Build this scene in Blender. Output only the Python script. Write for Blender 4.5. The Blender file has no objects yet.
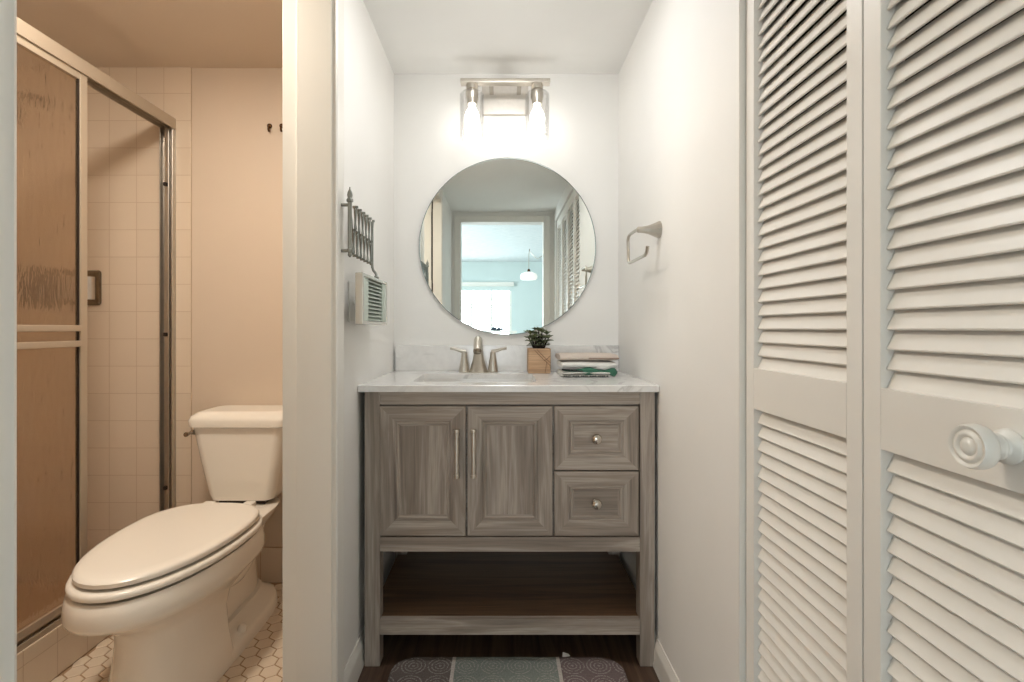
import bpy, bmesh, math, random
from mathutils import Vector, Matrix
random.seed(7)
SC = bpy.context.scene
COL = SC.collection
PI = math.pi

# ------------------------------------------------------------------ camera
CAMZ, FPX = 1.069, 517.0
cam_d = bpy.data.cameras.new('camera'); cam = bpy.data.objects.new('camera', cam_d); COL.objects.link(cam)
cam.location = (0, 0, CAMZ); cam.rotation_euler = (PI/2, 0, 0)
cam_d.sensor_width = 36.0; cam_d.lens = 36.0*FPX/1024.0
cam_d.shift_x = 12.0/1024.0; cam_d.shift_y = -13.0/1024.0
cam_d.clip_start = 0.02
SC.camera = cam

# ------------------------------------------------------------------ world, daylight, exposure
w = bpy.data.worlds.new('sky'); SC.world = w; w.use_nodes = True
bg = w.node_tree.nodes['Background']; bg.inputs[0].default_value = (0.84, 0.94, 1.0, 1); bg.inputs[1].default_value = 1.3
SC.view_settings.view_transform = 'Standard'; SC.view_settings.look = 'None'
SC.view_settings.gamma = 1.0; SC.view_settings.use_curve_mapping = False
SC.view_settings.exposure = 0.76
BULB = 6.8
HALL_FILL = 21.5  # glow of the unseen lamp added to brighten the hall
BATH_FILL = 70.0  # glow of the unseen lamp added to brighten the toilet room
def area(name, loc, rot, sx, sy, watts, col):
    d = bpy.data.lights.new(name, 'AREA'); d.shape = 'RECTANGLE'; d.size = sx; d.size_y = sy
    d.energy = watts; d.color = col
    o = bpy.data.objects.new(name, d); COL.objects.link(o); o.location = loc; o.rotation_euler = rot
    return o
DAY = (0.89, 0.965, 1.0)
area('daylight_far_window', (-0.58, -6.75, 1.25), (PI/2, 0, 0), 1.7, 1.6, 60, DAY)            # outside the far window, shining in (+y)
area('daylight_side_fill', (-3.35, -3.2, 1.3), (PI/2, 0, -PI/2), 2.4, 1.9, 150, DAY)          # added fill outside the made-up side window, shining in (+x)

# ------------------------------------------------------------------ helpers
def lin(c):
    r = []
    for v in c[:3]:
        v /= 255.0
        r.append(v/12.92 if v <= 0.04045 else ((v+0.055)/1.055)**2.4)
    return tuple(r) + (1.0,)

WL = {}
def wloc(o): return WL.get(o.name, Vector((0, 0, 0))) if o else Vector((0, 0, 0))
def tag(o, label=None, cat=None, group=None, kind=None):
    if label: o['label'] = label
    if cat: o['category'] = cat
    if group: o['group'] = group
    if kind: o['kind'] = kind
    return o
def thing(name, loc, label, cat, group=None):
    o = bpy.data.objects.new(name, None); COL.objects.link(o); o.location = loc
    o.empty_display_size = 0.05
    WL[o.name] = Vector(loc)
    return tag(o, label, cat, group)
def obj(name, bm, mats, parent=None, smooth=True, ang=38, loc=None):
    """one mesh object; bm is in world coordinates"""
    bmesh.ops.recalc_face_normals(bm, faces=bm.faces[:])
    me = bpy.data.meshes.new(name)
    if loc is not None: org = Vector(loc)
    elif parent is not None: org = wloc(parent)
    else:
        xs = [v.co for v in bm.verts]
        org = Vector(((min(v.x for v in xs)+max(v.x for v in xs))/2, (min(v.y for v in xs)+max(v.y for v in xs))/2, min(v.z for v in xs)))
    for v in bm.verts: v.co -= org
    bm.to_mesh(me); bm.free()
    if not isinstance(mats, (list, tuple)): mats = [mats]
    for m in mats: me.materials.append(m)
    if smooth:
        me.shade_smooth()
        me.set_sharp_from_angle(angle=math.radians(ang))
    o = bpy.data.objects.new(name, me); COL.objects.link(o)
    if smooth:
        wn = o.modifiers.new('weighted_normals', 'WEIGHTED_NORMAL'); wn.keep_sharp = True; wn.weight = 80
    if parent is not None:
        o.parent = parent; o.location = org - wloc(parent)
    else: o.location = org
    WL[o.name] = org
    return o
def struct(name, bm, mats, label, cat, parent=None, smooth=True):
    o = obj(name, bm, mats, parent, smooth)
    if parent is None: tag(o, label, cat, kind='structure')
    return o
def copy_tree(o, parent=None):
    c = o.copy(); COL.objects.link(c)
    if parent is not None: c.parent = parent
    for ch in list(o.children): copy_tree(ch, c)
    return c
def NB(): return bmesh.new()
def box(bm, x0, x1, y0, y1, z0, z1, bev=0.0, seg=2, mi=0):
    r = bmesh.ops.create_cube(bm, size=1.0)
    vs = r['verts']
    for v in vs:
        v.co = Vector((x0 if v.co.x < 0 else x1, y0 if v.co.y < 0 else y1, z0 if v.co.z < 0 else z1))
    if bev > 0:
        es = list({e for v in vs for e in v.link_edges})
        bmesh.ops.bevel(bm, geom=es, offset=bev, segments=seg, affect='EDGES', profile=0.5)
    if mi:
        for f in {f for v in vs for f in v.link_faces}: f.material_index = mi
    return bm
def loft(bm, rings, cap0=True, cap1=True, closed=True, mi=0):
    vr = [[bm.verts.new(p) for p in r] for r in rings]
    n = len(vr[0])
    for a, b in zip(vr[:-1], vr[1:]):
        for i in range(n if closed else n-1):
            j = (i+1) % n
            f = bm.faces.new((a[i], a[j], b[j], b[i])); f.material_index = mi
    if cap0: bm.faces.new(list(reversed(vr[0]))).material_index = mi
    if cap1: bm.faces.new(vr[-1]).material_index = mi
    return vr
def frame_of(d):
    d = d.normalized()
    a = Vector((0, 0, 1)) if abs(d.z) < 0.9 else Vector((1, 0, 0))
    u = d.cross(a).normalized(); v = d.cross(u).normalized()
    return u, v
def lathe(bm, c, axis, prof, seg=32, cap0=True, cap1=True, mi=0):
    """prof: list of (t along axis, radius)"""
    c = Vector(c); d = Vector(axis).normalized(); u, v = frame_of(d)
    rings = []
    for t, r in prof:
        r = max(r, 1e-4)
        rings.append([c + d*t + (u*math.cos(2*PI*i/seg) + v*math.sin(2*PI*i/seg))*r for i in range(seg)])
    loft(bm, rings, cap0, cap1, mi=mi)
    return bm
def cyl(bm, p0, p1, r0, r1=None, seg=20, mi=0):
    p0 = Vector(p0); p1 = Vector(p1)
    return lathe(bm, p0, p1-p0, [(0, r0), ((p1-p0).length, r0 if r1 is None else r1)], seg, mi=mi)
def tube(bm, pts, r, seg=12, mi=0):
    pts = [Vector(p) for p in pts]
    rs = r if isinstance(r, (list, tuple)) else [r]*len(pts)
    t0 = (pts[1]-pts[0]).normalized(); u, v = frame_of(t0)
    rings = []
    for i, p in enumerate(pts):
        if i == 0: t = pts[1]-pts[0]
        elif i == len(pts)-1: t = pts[-1]-pts[-2]
        else: t = (pts[i+1]-pts[i]).normalized() + (pts[i]-pts[i-1]).normalized()
        t.normalize()
        u = (u - t*u.dot(t)).normalized(); v = t.cross(u)
        rings.append([p + (u*math.cos(2*PI*k/seg) + v*math.sin(2*PI*k/seg))*rs[i] for k in range(seg)])
    loft(bm, rings, mi=mi)
    return bm
def smooth_path(pts, n=6):
    pts = [Vector(p) for p in pts]; out = []
    P = [pts[0]] + pts + [pts[-1]]
    for i in range(1, len(P)-2):
        a, b, c, d = P[i-1], P[i], P[i+1], P[i+2]
        for k in range(n):
            t = k/n
            out.append(0.5*((2*b) + (c-a)*t + (2*a-5*b+4*c-d)*t*t + (3*b-a-3*c+d)*t**3))
    out.append(pts[-1]); return out
def rrect(cx, cy, hx, hy, r, n=6):
    """rounded rectangle outline (2-D), counter-clockwise"""
    out = []
    for (sx, sy, a0) in ((1, 1, 0), (-1, 1, PI/2), (-1, -1, PI), (1, -1, 3*PI/2)):
        for k in range(n+1):
            a = a0 + PI/2*k/n
            out.append((cx + sx*(hx-r) + r*math.cos(a), cy + sy*(hy-r) + r*math.sin(a)))
    return out

# ------------------------------------------------------------------ materials
def newmat(name):
    m = bpy.data.materials.new(name); m.use_nodes = True
    nt = m.node_tree; b = nt.nodes['Principled BSDF']
    return m, nt, b
def coords(nt, scale=(1, 1, 1), kind='Object', loc=(0, 0, 0)):
    tc = nt.nodes.new('ShaderNodeTexCoord'); mp = nt.nodes.new('ShaderNodeMapping')
    mp.inputs['Scale'].default_value = scale; mp.inputs['Location'].default_value = loc
    nt.links.new(tc.outputs[kind], mp.inputs['Vector'])
    return mp.outputs['Vector']
def noise(nt, vec, scale, detail=4, rough=0.55, dist=0.0):
    n = nt.nodes.new('ShaderNodeTexNoise'); n.inputs['Scale'].default_value = scale
    n.inputs['Detail'].default_value = detail; n.inputs['Roughness'].default_value = rough; n.inputs['Distortion'].default_value = dist
    nt.links.new(vec, n.inputs['Vector']); return n.outputs['Fac']
def ramp(nt, fac, stops):
    r = nt.nodes.new('ShaderNodeValToRGB'); el = r.color_ramp.elements
    while len(el) > 1: el.remove(el[-1])
    el[0].position = stops[0][0]; el[0].color = stops[0][1]
    for p, c in stops[1:]:
        e = el.new(p); e.color = c
    nt.links.new(fac, r.inputs['Fac']); return r.outputs['Color']
def bump(nt, b, h, strength=0.2, dist=0.01):
    n = nt.nodes.new('ShaderNodeBump'); n.inputs['Strength'].default_value = strength; n.inputs['Distance'].default_value = dist
    nt.links.new(h, n.inputs['Height']); nt.links.new(n.outputs['Normal'], b.inputs['Normal'])
def mixc(nt, fac, a, b_, mode='MIX'):
    n = nt.nodes.new('ShaderNodeMix'); n.data_type = 'RGBA'; n.blend_type = mode
    for sock, v in ((n.inputs[0], fac), (n.inputs[6], a), (n.inputs[7], b_)):
        if hasattr(v, 'is_output') or hasattr(v, 'links'): nt.links.new(v, sock)
        else: sock.default_value = v
    return n.outputs[2]
def mth(nt, op, a, b_=None, c=None):
    n = nt.nodes.new('ShaderNodeMath'); n.operation = op
    for i, v in enumerate((a, b_, c)):
        if v is None: continue
        if hasattr(v, 'links'): nt.links.new(v, n.inputs[i])
        else: n.inputs[i].default_value = v
    return n.outputs[0]
def paint(name, c, rough=0.55, bscale=90, bstr=0.06, var=0.03):
    m, nt, b = newmat(name)
    v = coords(nt)
    f = noise(nt, v, 3.0, 3)
    lo = tuple(x*(1-var) for x in lin(c)[:3]) + (1,)
    nt.links.new(ramp(nt, f, [(0.3, lo), (0.7, lin(c))]), b.inputs['Base Color'])
    b.inputs['Roughness'].default_value = rough
    bump(nt, b, noise(nt, v, bscale, 3), bstr, 0.004)
    return m
def metal(name, c, rough=0.25, brush=0.0):
    m, nt, b = newmat(name)
    b.inputs['Metallic'].default_value = 1.0
    v = coords(nt, (1, 1, 1))
    f = noise(nt, v, 60, 2)
    nt.links.new(ramp(nt, f, [(0.2, tuple(x*0.9 for x in lin(c)[:3])+(1,)), (0.8, lin(c))]), b.inputs['Base Color'])
    b.inputs['Roughness'].default_value = rough
    return m
def wood(name, axis, dark, mid, light, rough=0.5, fine=1.0):
    m, nt, b = newmat(name)
    s = {'x': (0.9, 14, 14), 'y': (14, 0.9, 14), 'z': (14, 14, 0.9)}[axis]
    v = coords(nt, s)
    warp = noise(nt, v, 1.3, 4, 0.6, 1.1)
    s2 = {'x': (5, 190, 190), 'y': (190, 5, 190), 'z': (190, 190, 5)}[axis]
    v2 = coords(nt, s2)
    finef = noise(nt, v2, 1.0, 3, 0.6)
    base = ramp(nt, warp, [(0.28, dark), (0.45, mid), (0.55, light), (0.66, mid), (0.8, dark)])
    fc = ramp(nt, finef, [(0.3, (0.55, 0.55, 0.55, 1)), (0.6, (1.05, 1.05, 1.05, 1))])
    nt.links.new(mixc(nt, 0.55*fine, base, fc, 'MULTIPLY'), b.inputs['Base Color'])
    b.inputs['Roughness'].default_value = rough
    bump(nt, b, finef, 0.12, 0.002)
    return m
def tiles(name, plane, c, grout, size, off=(0, 0), rough=0.28):
    """square glazed tiles; plane 'xz' or 'yz', object origin offsets handled by absolute mapping"""
    m, nt, b = newmat(name)
    geo = nt.nodes.new('ShaderNodeNewGeometry'); sep = nt.nodes.new('ShaderNodeSeparateXYZ'); cmb = nt.nodes.new('ShaderNodeCombineXYZ')
    nt.links.new(geo.outputs['Position'], sep.inputs[0])
    a = mth(nt, 'SUBTRACT', sep.outputs[0 if plane == 'xz' else 1], off[0])
    z = mth(nt, 'SUBTRACT', sep.outputs[2], off[1])
    nt.links.new(a, cmb.inputs[0]); nt.links.new(z, cmb.inputs[1])
    br = nt.nodes.new('ShaderNodeTexBrick'); br.offset = 0.0; br.squash = 1.0
    br.inputs['Scale'].default_value = 1.0; br.inputs['Brick Width'].default_value = size; br.inputs['Row Height'].default_value = size
    br.inputs['Mortar Size'].default_value = 0.0016; br.inputs['Mortar Smooth'].default_value = 0.4
    c1 = lin(c); br.inputs['Color1'].default_value = c1
    br.inputs['Color2'].default_value = tuple(x*0.955 for x in c1[:3])+(1,); br.inputs['Mortar'].default_value = lin(grout)
    br.inputs['Bias'].default_value = -0.2
    nt.links.new(cmb.outputs[0], br.inputs['Vector']); nt.links.new(br.outputs['Color'], b.inputs['Base Color'])
    b.inputs['Roughness'].default_value = rough
    inv = mth(nt, 'SUBTRACT', 1.0, br.outputs['Fac'])
    bump(nt, b, inv, 0.35, 0.002)
    return m
def thin_glass(name, tint=(1, 1, 1, 1), refl=0.08):
    m = bpy.data.materials.new(name); m.use_nodes = True; nt = m.node_tree
    for n in list(nt.nodes): nt.nodes.remove(n)
    out = nt.nodes.new('ShaderNodeOutputMaterial'); tr = nt.nodes.new('ShaderNodeBsdfTransparent'); gl = nt.nodes.new('ShaderNodeBsdfGlossy')
    tr.inputs[0].default_value = tint; gl.inputs['Roughness'].default_value = 0.02
    lw = nt.nodes.new('ShaderNodeLayerWeight'); lw.inputs['Blend'].default_value = 0.25
    f = mth(nt, 'MULTIPLY_ADD', lw.outputs['Fresnel'], 0.3, refl*0.2)
    mx = nt.nodes.new('ShaderNodeMixShader'); nt.links.new(f, mx.inputs[0])
    nt.links.new(tr.outputs[0], mx.inputs[1]); nt.links.new(gl.outputs[0], mx.inputs[2]); nt.links.new(mx.outputs[0], out.inputs[0])
    return m
def emit(name, c, s):
    m, nt, b = newmat(name)
    b.inputs['Base Color'].default_value = (0.9, 0.9, 0.9, 1)
    b.inputs['Emission Color'].default_value = c; b.inputs['Emission Strength'].default_value = s
    return m

M = {}
M['wall'] = paint('alcove_wall_paint', (242, 240, 236))
M['ceil'] = paint('alcove_ceiling_paint', (247, 246, 243), 0.7)
M['trim'] = paint('white_trim_paint', (236, 233, 226), 0.32, 40, 0.03, 0.02)
M['door'] = paint('louver_door_paint', (240, 236, 229), 0.38, 60, 0.04, 0.03)
M['dark'] = paint('closet_shade_paint', (60, 54, 48), 0.9)  # dark tone stands for the shade between the louvers
M['bwall'] = paint('bathroom_wall_paint', (216, 199, 180), 0.5)
M['bceil'] = paint('bathroom_ceiling_paint', (226, 211, 194), 0.7)
TS = 0.1147
M['tile_xz'] = tiles('wall_tile_back', 'xz', (223, 206, 186), (202, 180, 157), TS, (-1.299-20*TS, -0.0089))
M['tile_yz'] = tiles('wall_tile_side', 'yz', (223, 206, 186), (202, 180, 157), TS, (1.587-20*TS, -0.0089))
M['base_tile'] = tiles('base_tile', 'xz', (224, 207, 188), (196, 164, 136), 0.147, (-1.299-20*0.147, 0.0))
M['hex'] = paint('hex_tile_glaze', (228, 211, 190), 0.35, 30, 0.02, 0.08)
M['grout'] = paint('hex_grout', (172, 142, 112), 0.9)
M['porcelain'] = paint('porcelain', (244, 237, 226), 0.12, 10, 0.0, 0.01)
M['seat'] = paint('toilet_seat_plastic', (246, 240, 230), 0.22, 10, 0.0, 0.01)
M['alum'] = paint('ivory_aluminium', (190, 176, 158), 0.35, 30, 0.02, 0.02); M['alum'].node_tree.nodes['Principled BSDF'].inputs['Metallic'].default_value = 0.35
M['chrome'] = metal('chrome', (200, 196, 190), 0.14)
M['chrome_b'] = metal('satin_chrome', (206, 200, 192), 0.38)
M['dkchrome'] = metal('aged_chrome', (150, 140, 126), 0.22)
M['nickel'] = metal('brushed_nickel', (204, 197, 186), 0.3)
M['nickel_l'] = metal('polished_nickel', (205, 198, 188), 0.16)
M['frame'] = paint('silver_white_lacquer', (214, 212, 204), 0.25, 20, 0.01); M['frame'].node_tree.nodes['Principled BSDF'].inputs['Metallic'].default_value = 0.3
M['valvemetal'] = metal('dark_valve_metal', (112, 98, 80), 0.35)  # chrome escutcheon toned dark so it reads through the glass
M['gedge'] = paint('ground_glass_edge', (112, 120, 116), 0.5, 10, 0.0)
M['greymetal'] = metal('grey_satin_metal', (150, 152, 146), 0.3)
M['rubber'] = paint('black_rubber', (42, 30, 22), 0.7)
M['bronze'] = metal('dark_bronze', (86, 58, 34), 0.4)
g_d, g_m, g_l = lin((128, 115, 104)), lin((154, 141, 129)), lin((180, 168, 156))
M['wz'] = wood('grey_oak_vertical', 'z', g_d, g_m, g_l)
M['wx'] = wood('grey_oak_horizontal', 'x', g_d, g_m, g_l)
M['wshelf'] = wood('brown_shelf_wood', 'x', lin((84, 62, 45)), lin((106, 79, 57)), lin((122, 94, 70)))
M['floor'] = wood('dark_plank_floor', 'y', lin((58, 44, 36)), lin((84, 64, 52)), lin((104, 82, 66)), 0.4)
M['caulk'] = paint('dark_gap', (40, 38, 38), 0.9)
M['white_glaze'] = paint('sink_glaze', (240, 238, 234), 0.12, 10, 0.0, 0.01)

# quartz
m, nt, b = newmat('white_quartz')
v = coords(nt)
n1 = noise(nt, v, 5, 4, 0.55, 0.9)
n2 = noise(nt, v, 4, 3)
n3 = noise(nt, v, 40, 3)
veinf = ramp(nt, n1, [(0.0, (0, 0, 0, 1)), (0.47, (0, 0, 0, 1)), (0.5, (1, 1, 1, 1)), (0.53, (0, 0, 0, 1))])
msk = ramp(nt, n2, [(0.46, (0, 0, 0, 1)), (0.6, (1, 1, 1, 1))])
vf = mth(nt, 'MULTIPLY', mth(nt, 'MULTIPLY', veinf, msk), 0.75)
base = ramp(nt, n3, [(0.3, lin((232, 230, 227))), (0.7, lin((240, 238, 235)))])
nt.links.new(mixc(nt, vf, base, lin((192, 189, 187))), b.inputs['Base Color']); b.inputs['Roughness'].default_value = 0.16
M['quartz'] = m
# mirror
m, nt, b = newmat('mirror_silver')
b.inputs['Metallic'].default_value = 1; b.inputs['Roughness'].default_value = 0.0
f = noise(nt, coords(nt), 4)
nt.links.new(ramp(nt, f, [(0, (0.80, 0.845, 0.825, 1)), (1, (0.815, 0.86, 0.84, 1))]), b.inputs['Base Color'])
M['mirror'] = m
# obscure shower glass: rippled pane, part scattering, part rough refraction
m = bpy.data.materials.new('obscure_glass'); m.use_nodes = True; nt = m.node_tree
for n_ in list(nt.nodes): nt.nodes.remove(n_)
out = nt.nodes.new('ShaderNodeOutputMaterial'); rf = nt.nodes.new('ShaderNodeBsdfRefraction'); tl = nt.nodes.new('ShaderNodeBsdfTranslucent'); gl = nt.nodes.new('ShaderNodeBsdfGlossy')
rf.inputs['Color'].default_value = lin((255, 249, 242)); rf.inputs['Roughness'].default_value = 0.05; rf.inputs['IOR'].default_value = 1.15
tl.inputs['Color'].default_value = lin((252, 244, 234)); gl.inputs['Roughness'].default_value = 0.25
v = coords(nt, (1, 34, 8)); bp = nt.nodes.new('ShaderNodeBump'); bp.inputs['Strength'].default_value = 0.5; bp.inputs['Distance'].default_value = 0.010
nt.links.new(noise(nt, v, 1.6, 2, 0.5, 0.6), bp.inputs['Height'])
for q in (rf, gl): nt.links.new(bp.outputs[0], q.inputs['Normal'])
m1 = nt.nodes.new('ShaderNodeMixShader'); m1.inputs[0].default_value = 0.27; nt.links.new(rf.outputs[0], m1.inputs[1]); nt.links.new(tl.outputs[0], m1.inputs[2])
m2 = nt.nodes.new('ShaderNodeMixShader'); m2.inputs[0].default_value = 0.05; nt.links.new(m1.outputs[0], m2.inputs[1]); nt.links.new(gl.outputs[0], m2.inputs[2]); nt.links.new(m2.outputs[0], out.inputs[0])
M['obscure'] = m
M['clear'] = thin_glass('clear_glass_shade', (0.985, 0.985, 0.985, 1), 0.1)
M['pane'] = thin_glass('window_pane_glass')
M['bulb'] = emit('lit_bulb', (1.0, 0.97, 0.92, 1), BULB)
M['bathfill'] = emit('bathroom_fill_diffuser', (1.0, 0.90, 0.765, 1), BATH_FILL)
M['hallfill'] = emit('hall_fill_diffuser', (1.0, 0.995, 0.985, 1), HALL_FILL)
M['pend'] = emit('pendant_shade_glow', (1.0, 0.82, 0.72, 1), 0.35)
M['blue'] = paint('living_room_blue_paint', (214, 227, 226), 0.6)
M['lfloor'] = paint('living_room_floor', (196, 190, 182), 0.4)
m, nt, b = newmat('popcorn_ceiling'); v = coords(nt, (1, 3, 1))
n1 = noise(nt, v, 9, 5, 0.7); nt.links.new(ramp(nt, n1, [(0.3, lin((206, 218, 222))), (0.7, lin((236, 240, 242)))]), b.inputs['Base Color'])
b.inputs['Roughness'].default_value = 0.9; bump(nt, b, noise(nt, coords(nt), 60, 4), 0.6, 0.02); M['popcorn'] = m

# ------------------------------------------------------------------ room shell
XL, XR, YB = -0.447, 0.499, 2.18           # alcove left, right, back
JX = -0.576                                # bathroom side of the left wall
CZ, BZ = 2.14, 2.165                       # alcove and bathroom ceilings
DY0, DY1 = 0.4675, 1.372                    # bathroom doorway along the left wall
YE = -0.44                                 # hall end wall (behind the camera)
bm = NB(); box(bm, JX-0.0, 1.25, YE-0.12, YB+0.1, -0.08, 0.0)
# planks: shallow grooves are in the material; floor slab under hall
struct('floor', bm, M['floor'], 'dark brown wood plank floor of the vanity hall', 'floor')
bm = NB(); box(bm, XL-0.13, 1.25, YE-0.12, YB, CZ, CZ+0.1)
struct('ceiling', bm, M['ceil'], 'low white ceiling above the vanity alcove', 'ceiling')
bm = NB(); box(bm, JX, 1.25, YB, YB+0.1, 0, 2.3)
struct('wall_back', bm, M['wall'], 'white wall behind the round mirror and vanity', 'wall')
bm = NB()
box(bm, JX+0.001, XL, DY1+0.02, YB, 0, CZ)               # between the alcove and the bathroom
box(bm, JX+0.001, XL, YE, DY0-0.02, 0, CZ)
box(bm, JX+0.001, XL, DY0-0.02, DY1+0.02, 2.05, CZ)
struct('wall_left', bm, M['wall'], 'white wall between the vanity alcove and the bathroom', 'wall')
bm = NB()
box(bm, XR, XR+0.1, 1.08, YB, 0, CZ)
box(bm, XR, XR+0.1, -0.33, 1.08, 2.035, CZ)
box(bm, XR, XR+0.1, YE, -0.33, 0, CZ)
struct('wall_right', bm, M['wall'], 'white wall right of the vanity holding the towel ring', 'wall')
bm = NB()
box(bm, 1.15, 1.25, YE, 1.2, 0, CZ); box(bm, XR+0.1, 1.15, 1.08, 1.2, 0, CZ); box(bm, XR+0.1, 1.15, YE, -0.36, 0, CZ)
struct('wall_closet', bm, M['dark'], 'inside walls of the closet, painted dark as shade behind the louvered doors', 'wall')
# hall end wall with the opening to the living room
OX0, OX1, OZ = -0.362, 0.400, 2.044
bm = NB()
box(bm, -3.1, OX0, YE-0.12, YE, 0, 2.5); box(bm, OX1, 3.1, YE-0.12, YE, 0, 2.5); box(bm, OX0, OX1, YE-0.12, YE, OZ, 2.5)
struct('wall_front', bm, M['wall'], 'hall end wall with the opening to the blue living room, seen in the round mirror', 'wall')
bm = NB()
for x0, x1 in ((OX0-0.06, OX0), (OX1, OX1+0.06)): box(bm, x0, x1, YE, YE+0.012, 0, OZ+0.06, 0.003)
box(bm, OX0, OX1, YE, YE+0.012, OZ, OZ+0.06, 0.003)
struct('trim_1', bm, M['trim'], 'casing around the living room opening, seen in the round mirror', 'door casing')

# bathroom shell
BXL, BYF = -2.16, 0.30
bm = NB(); box(bm, -1.299, JX+0.0, YB, YB+0.1, 0, 2.3)
struct('wall_bathroom', bm, M['bwall'], 'beige painted wall behind the toilet', 'wall')
bm = NB(); box(bm, BXL-0.1, -1.299, YB-0.006, YB+0.1, 0, 2.3)
struct('wall_shower_back', bm, M['tile_xz'], 'beige square tiled wall at the end of the shower', 'wall')
bm = NB(); box(bm, BXL-0.1, BXL, BYF, YB, 0, 2.3)
struct('wall_shower_side', bm, M['tile_yz'], 'beige square tiled long wall inside the shower', 'wall')
bm = NB(); box(bm, BXL-0.1, JX, BYF-0.1, BYF, 0, 2.3)
struct('wall_bathroom_front', bm, M['bwall'], 'beige bathroom wall on the near side, outside the view', 'wall')
bm = NB(); box(bm, JX-0.006, JX, BYF, DY0-0.02, 0, BZ); box(bm, JX-0.006, JX, DY1+0.02, YB, 0, BZ); box(bm, JX-0.006, JX, DY0-0.02, DY1+0.02, 2.05, BZ)
struct('wall_bathroom_right', bm, M['bwall'], 'beige bathroom side of the doorway wall', 'wall')
bm = NB(); box(bm, BXL-0.1, JX, BYF-0.1, YB, BZ, BZ+0.1)
struct('ceiling_bathroom', bm, M['bceil'], 'beige ceiling of the toilet room', 'ceiling')
# hexagon mosaic floor: real little tiles on a grout bed
bm = NB(); box(bm, BXL, JX, BYF, YB, -0.06, -0.0022)
R = 0.0295; pitch = R*math.sqrt(3)+0.004; row = 1.5*R+0.0036
j = 0; y = BYF+0.02
while y < YB-0.015:
    x = -1.35 + (pitch/2 if j % 2 else 0)
    while x < JX-0.01:
        top = [(min(max(x + (R-0.0025)*math.sin(PI/3*k), -1.358), JX-0.0065), min(y + (R-0.0025)*math.cos(PI/3*k), YB-0.001), 0.0) for k in range(6)]
        bot = [(min(max(x + R*math.sin(PI/3*k), -1.358), JX-0.0065), min(y + R*math.cos(PI/3*k), YB-0.001), -0.0021) for k in range(6)]
        loft(bm, [bot, top], cap0=False, mi=1)
        x += pitch
    y += row; j += 1
struct('floor_bathroom', bm, [M['grout'], M['hex']], 'small beige hexagon tile floor around the toilet', 'floor', smooth=False)
bm = NB(); box(bm, -1.299, JX-0.006, YB-0.010, YB, 0, 0.147, 0.003)
struct('baseboard_bathroom', bm, M['base_tile'], 'beige tile base along the wall behind the toilet', 'baseboard')
bm = NB(); box(bm, -1.50, -1.358, BYF, YB-0.006, 0.0, 0.150, 0.004)
struct('trim_2', bm, M['tile_yz'], 'beige tiled curb under the sliding shower door', 'shower curb')

# doorway jamb and casings of the bathroom
def jamb(y0, y1, sgn):
    bm = NB()
    # y0 = visible face, goes back to y1; stop ends before the bathroom side so that a rabbet shows
    lo, hi = sorted((y0, y1))
    box(bm, -0.541, XL+0.0005, lo, hi, 0, 2.05, 0.002)
    lo, hi = sorted((y0+sgn*0.010, y1))
    box(bm, JX-0.006, -0.541, lo, hi, 0, 2.05, 0.002)
    return bm
struct('door_jamb', jamb(DY1, DY1+0.02, 1), M['trim'], 'white jamb of the bathroom doorway on the vanity side', 'door jamb')
bm = NB(); box(bm, -0.502, XL+0.0005, DY0-0.02, DY0, 0, 2.05, 0.002); box(bm, JX-0.006, -0.514, DY0-0.02, DY0, 0, 2.05, 0.002)
box(bm, -0.514, -0.502, DY0-0.02, DY0-0.012, 0, 2.05, mi=1)
struct('door_jamb', bm, [M['trim'], M['rubber']], 'white jamb with a dark pocket door slot, seen at the mirror edge', 'door jamb')
bm = NB(); box(bm, JX-0.006, XL+0.0005, DY0, DY1, 2.035, 2.05)
struct('door_jamb', bm, M['trim'], 'white head jamb above the bathroom doorway, out of view', 'door jamb')
def casing(y0, y1, flip):
    bm = NB()
    prof = [(0.0, 0.0), (0.0, 0.010), (0.006, 0.0135), (0.012, 0.011), (0.02, 0.012), (0.045, 0.016), (0.054, 0.016), (0.058, 0.012), (0.058, 0.0)]
    rings = []
    for z in (0.0, 2.11):
        rings.append([Vector((XL + t, y0 + s*(1 if not flip else -1), z)) for s, t in prof])
    loft(bm, rings)
    return bm
struct('trim_3', casing(DY1+0.004, 0, False), M['trim'], 'white door casing between the bathroom doorway and the vanity', 'door casing')
struct('trim_4', casing(DY0-0.0, 0, True), M['trim'], 'white door casing at the far left edge of the photo', 'door casing')

def baseboard(name, xw, s, y0, y1, label):
    prof = [(0, 0), (0.016, 0), (0.016, 0.012), (0.013, 0.02), (0.0125, 0.055), (0.010, 0.068), (0.005, 0.078), (0.003, 0.088), (0, 0.088)]
    bm = NB(); loft(bm, [[Vector((xw + s*t, y, z)) for t, z in prof] for y in (y0, y1)])
    return struct(name, bm, M['trim'], label, 'baseboard')
baseboard('baseboard_right', XR, -1, 1.085, YB, 'white baseboard on the right wall beside the vanity leg')
baseboard('baseboard_left', XL, 1, DY1+0.064, YB, 'white baseboard on the left wall beside the vanity leg')

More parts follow.
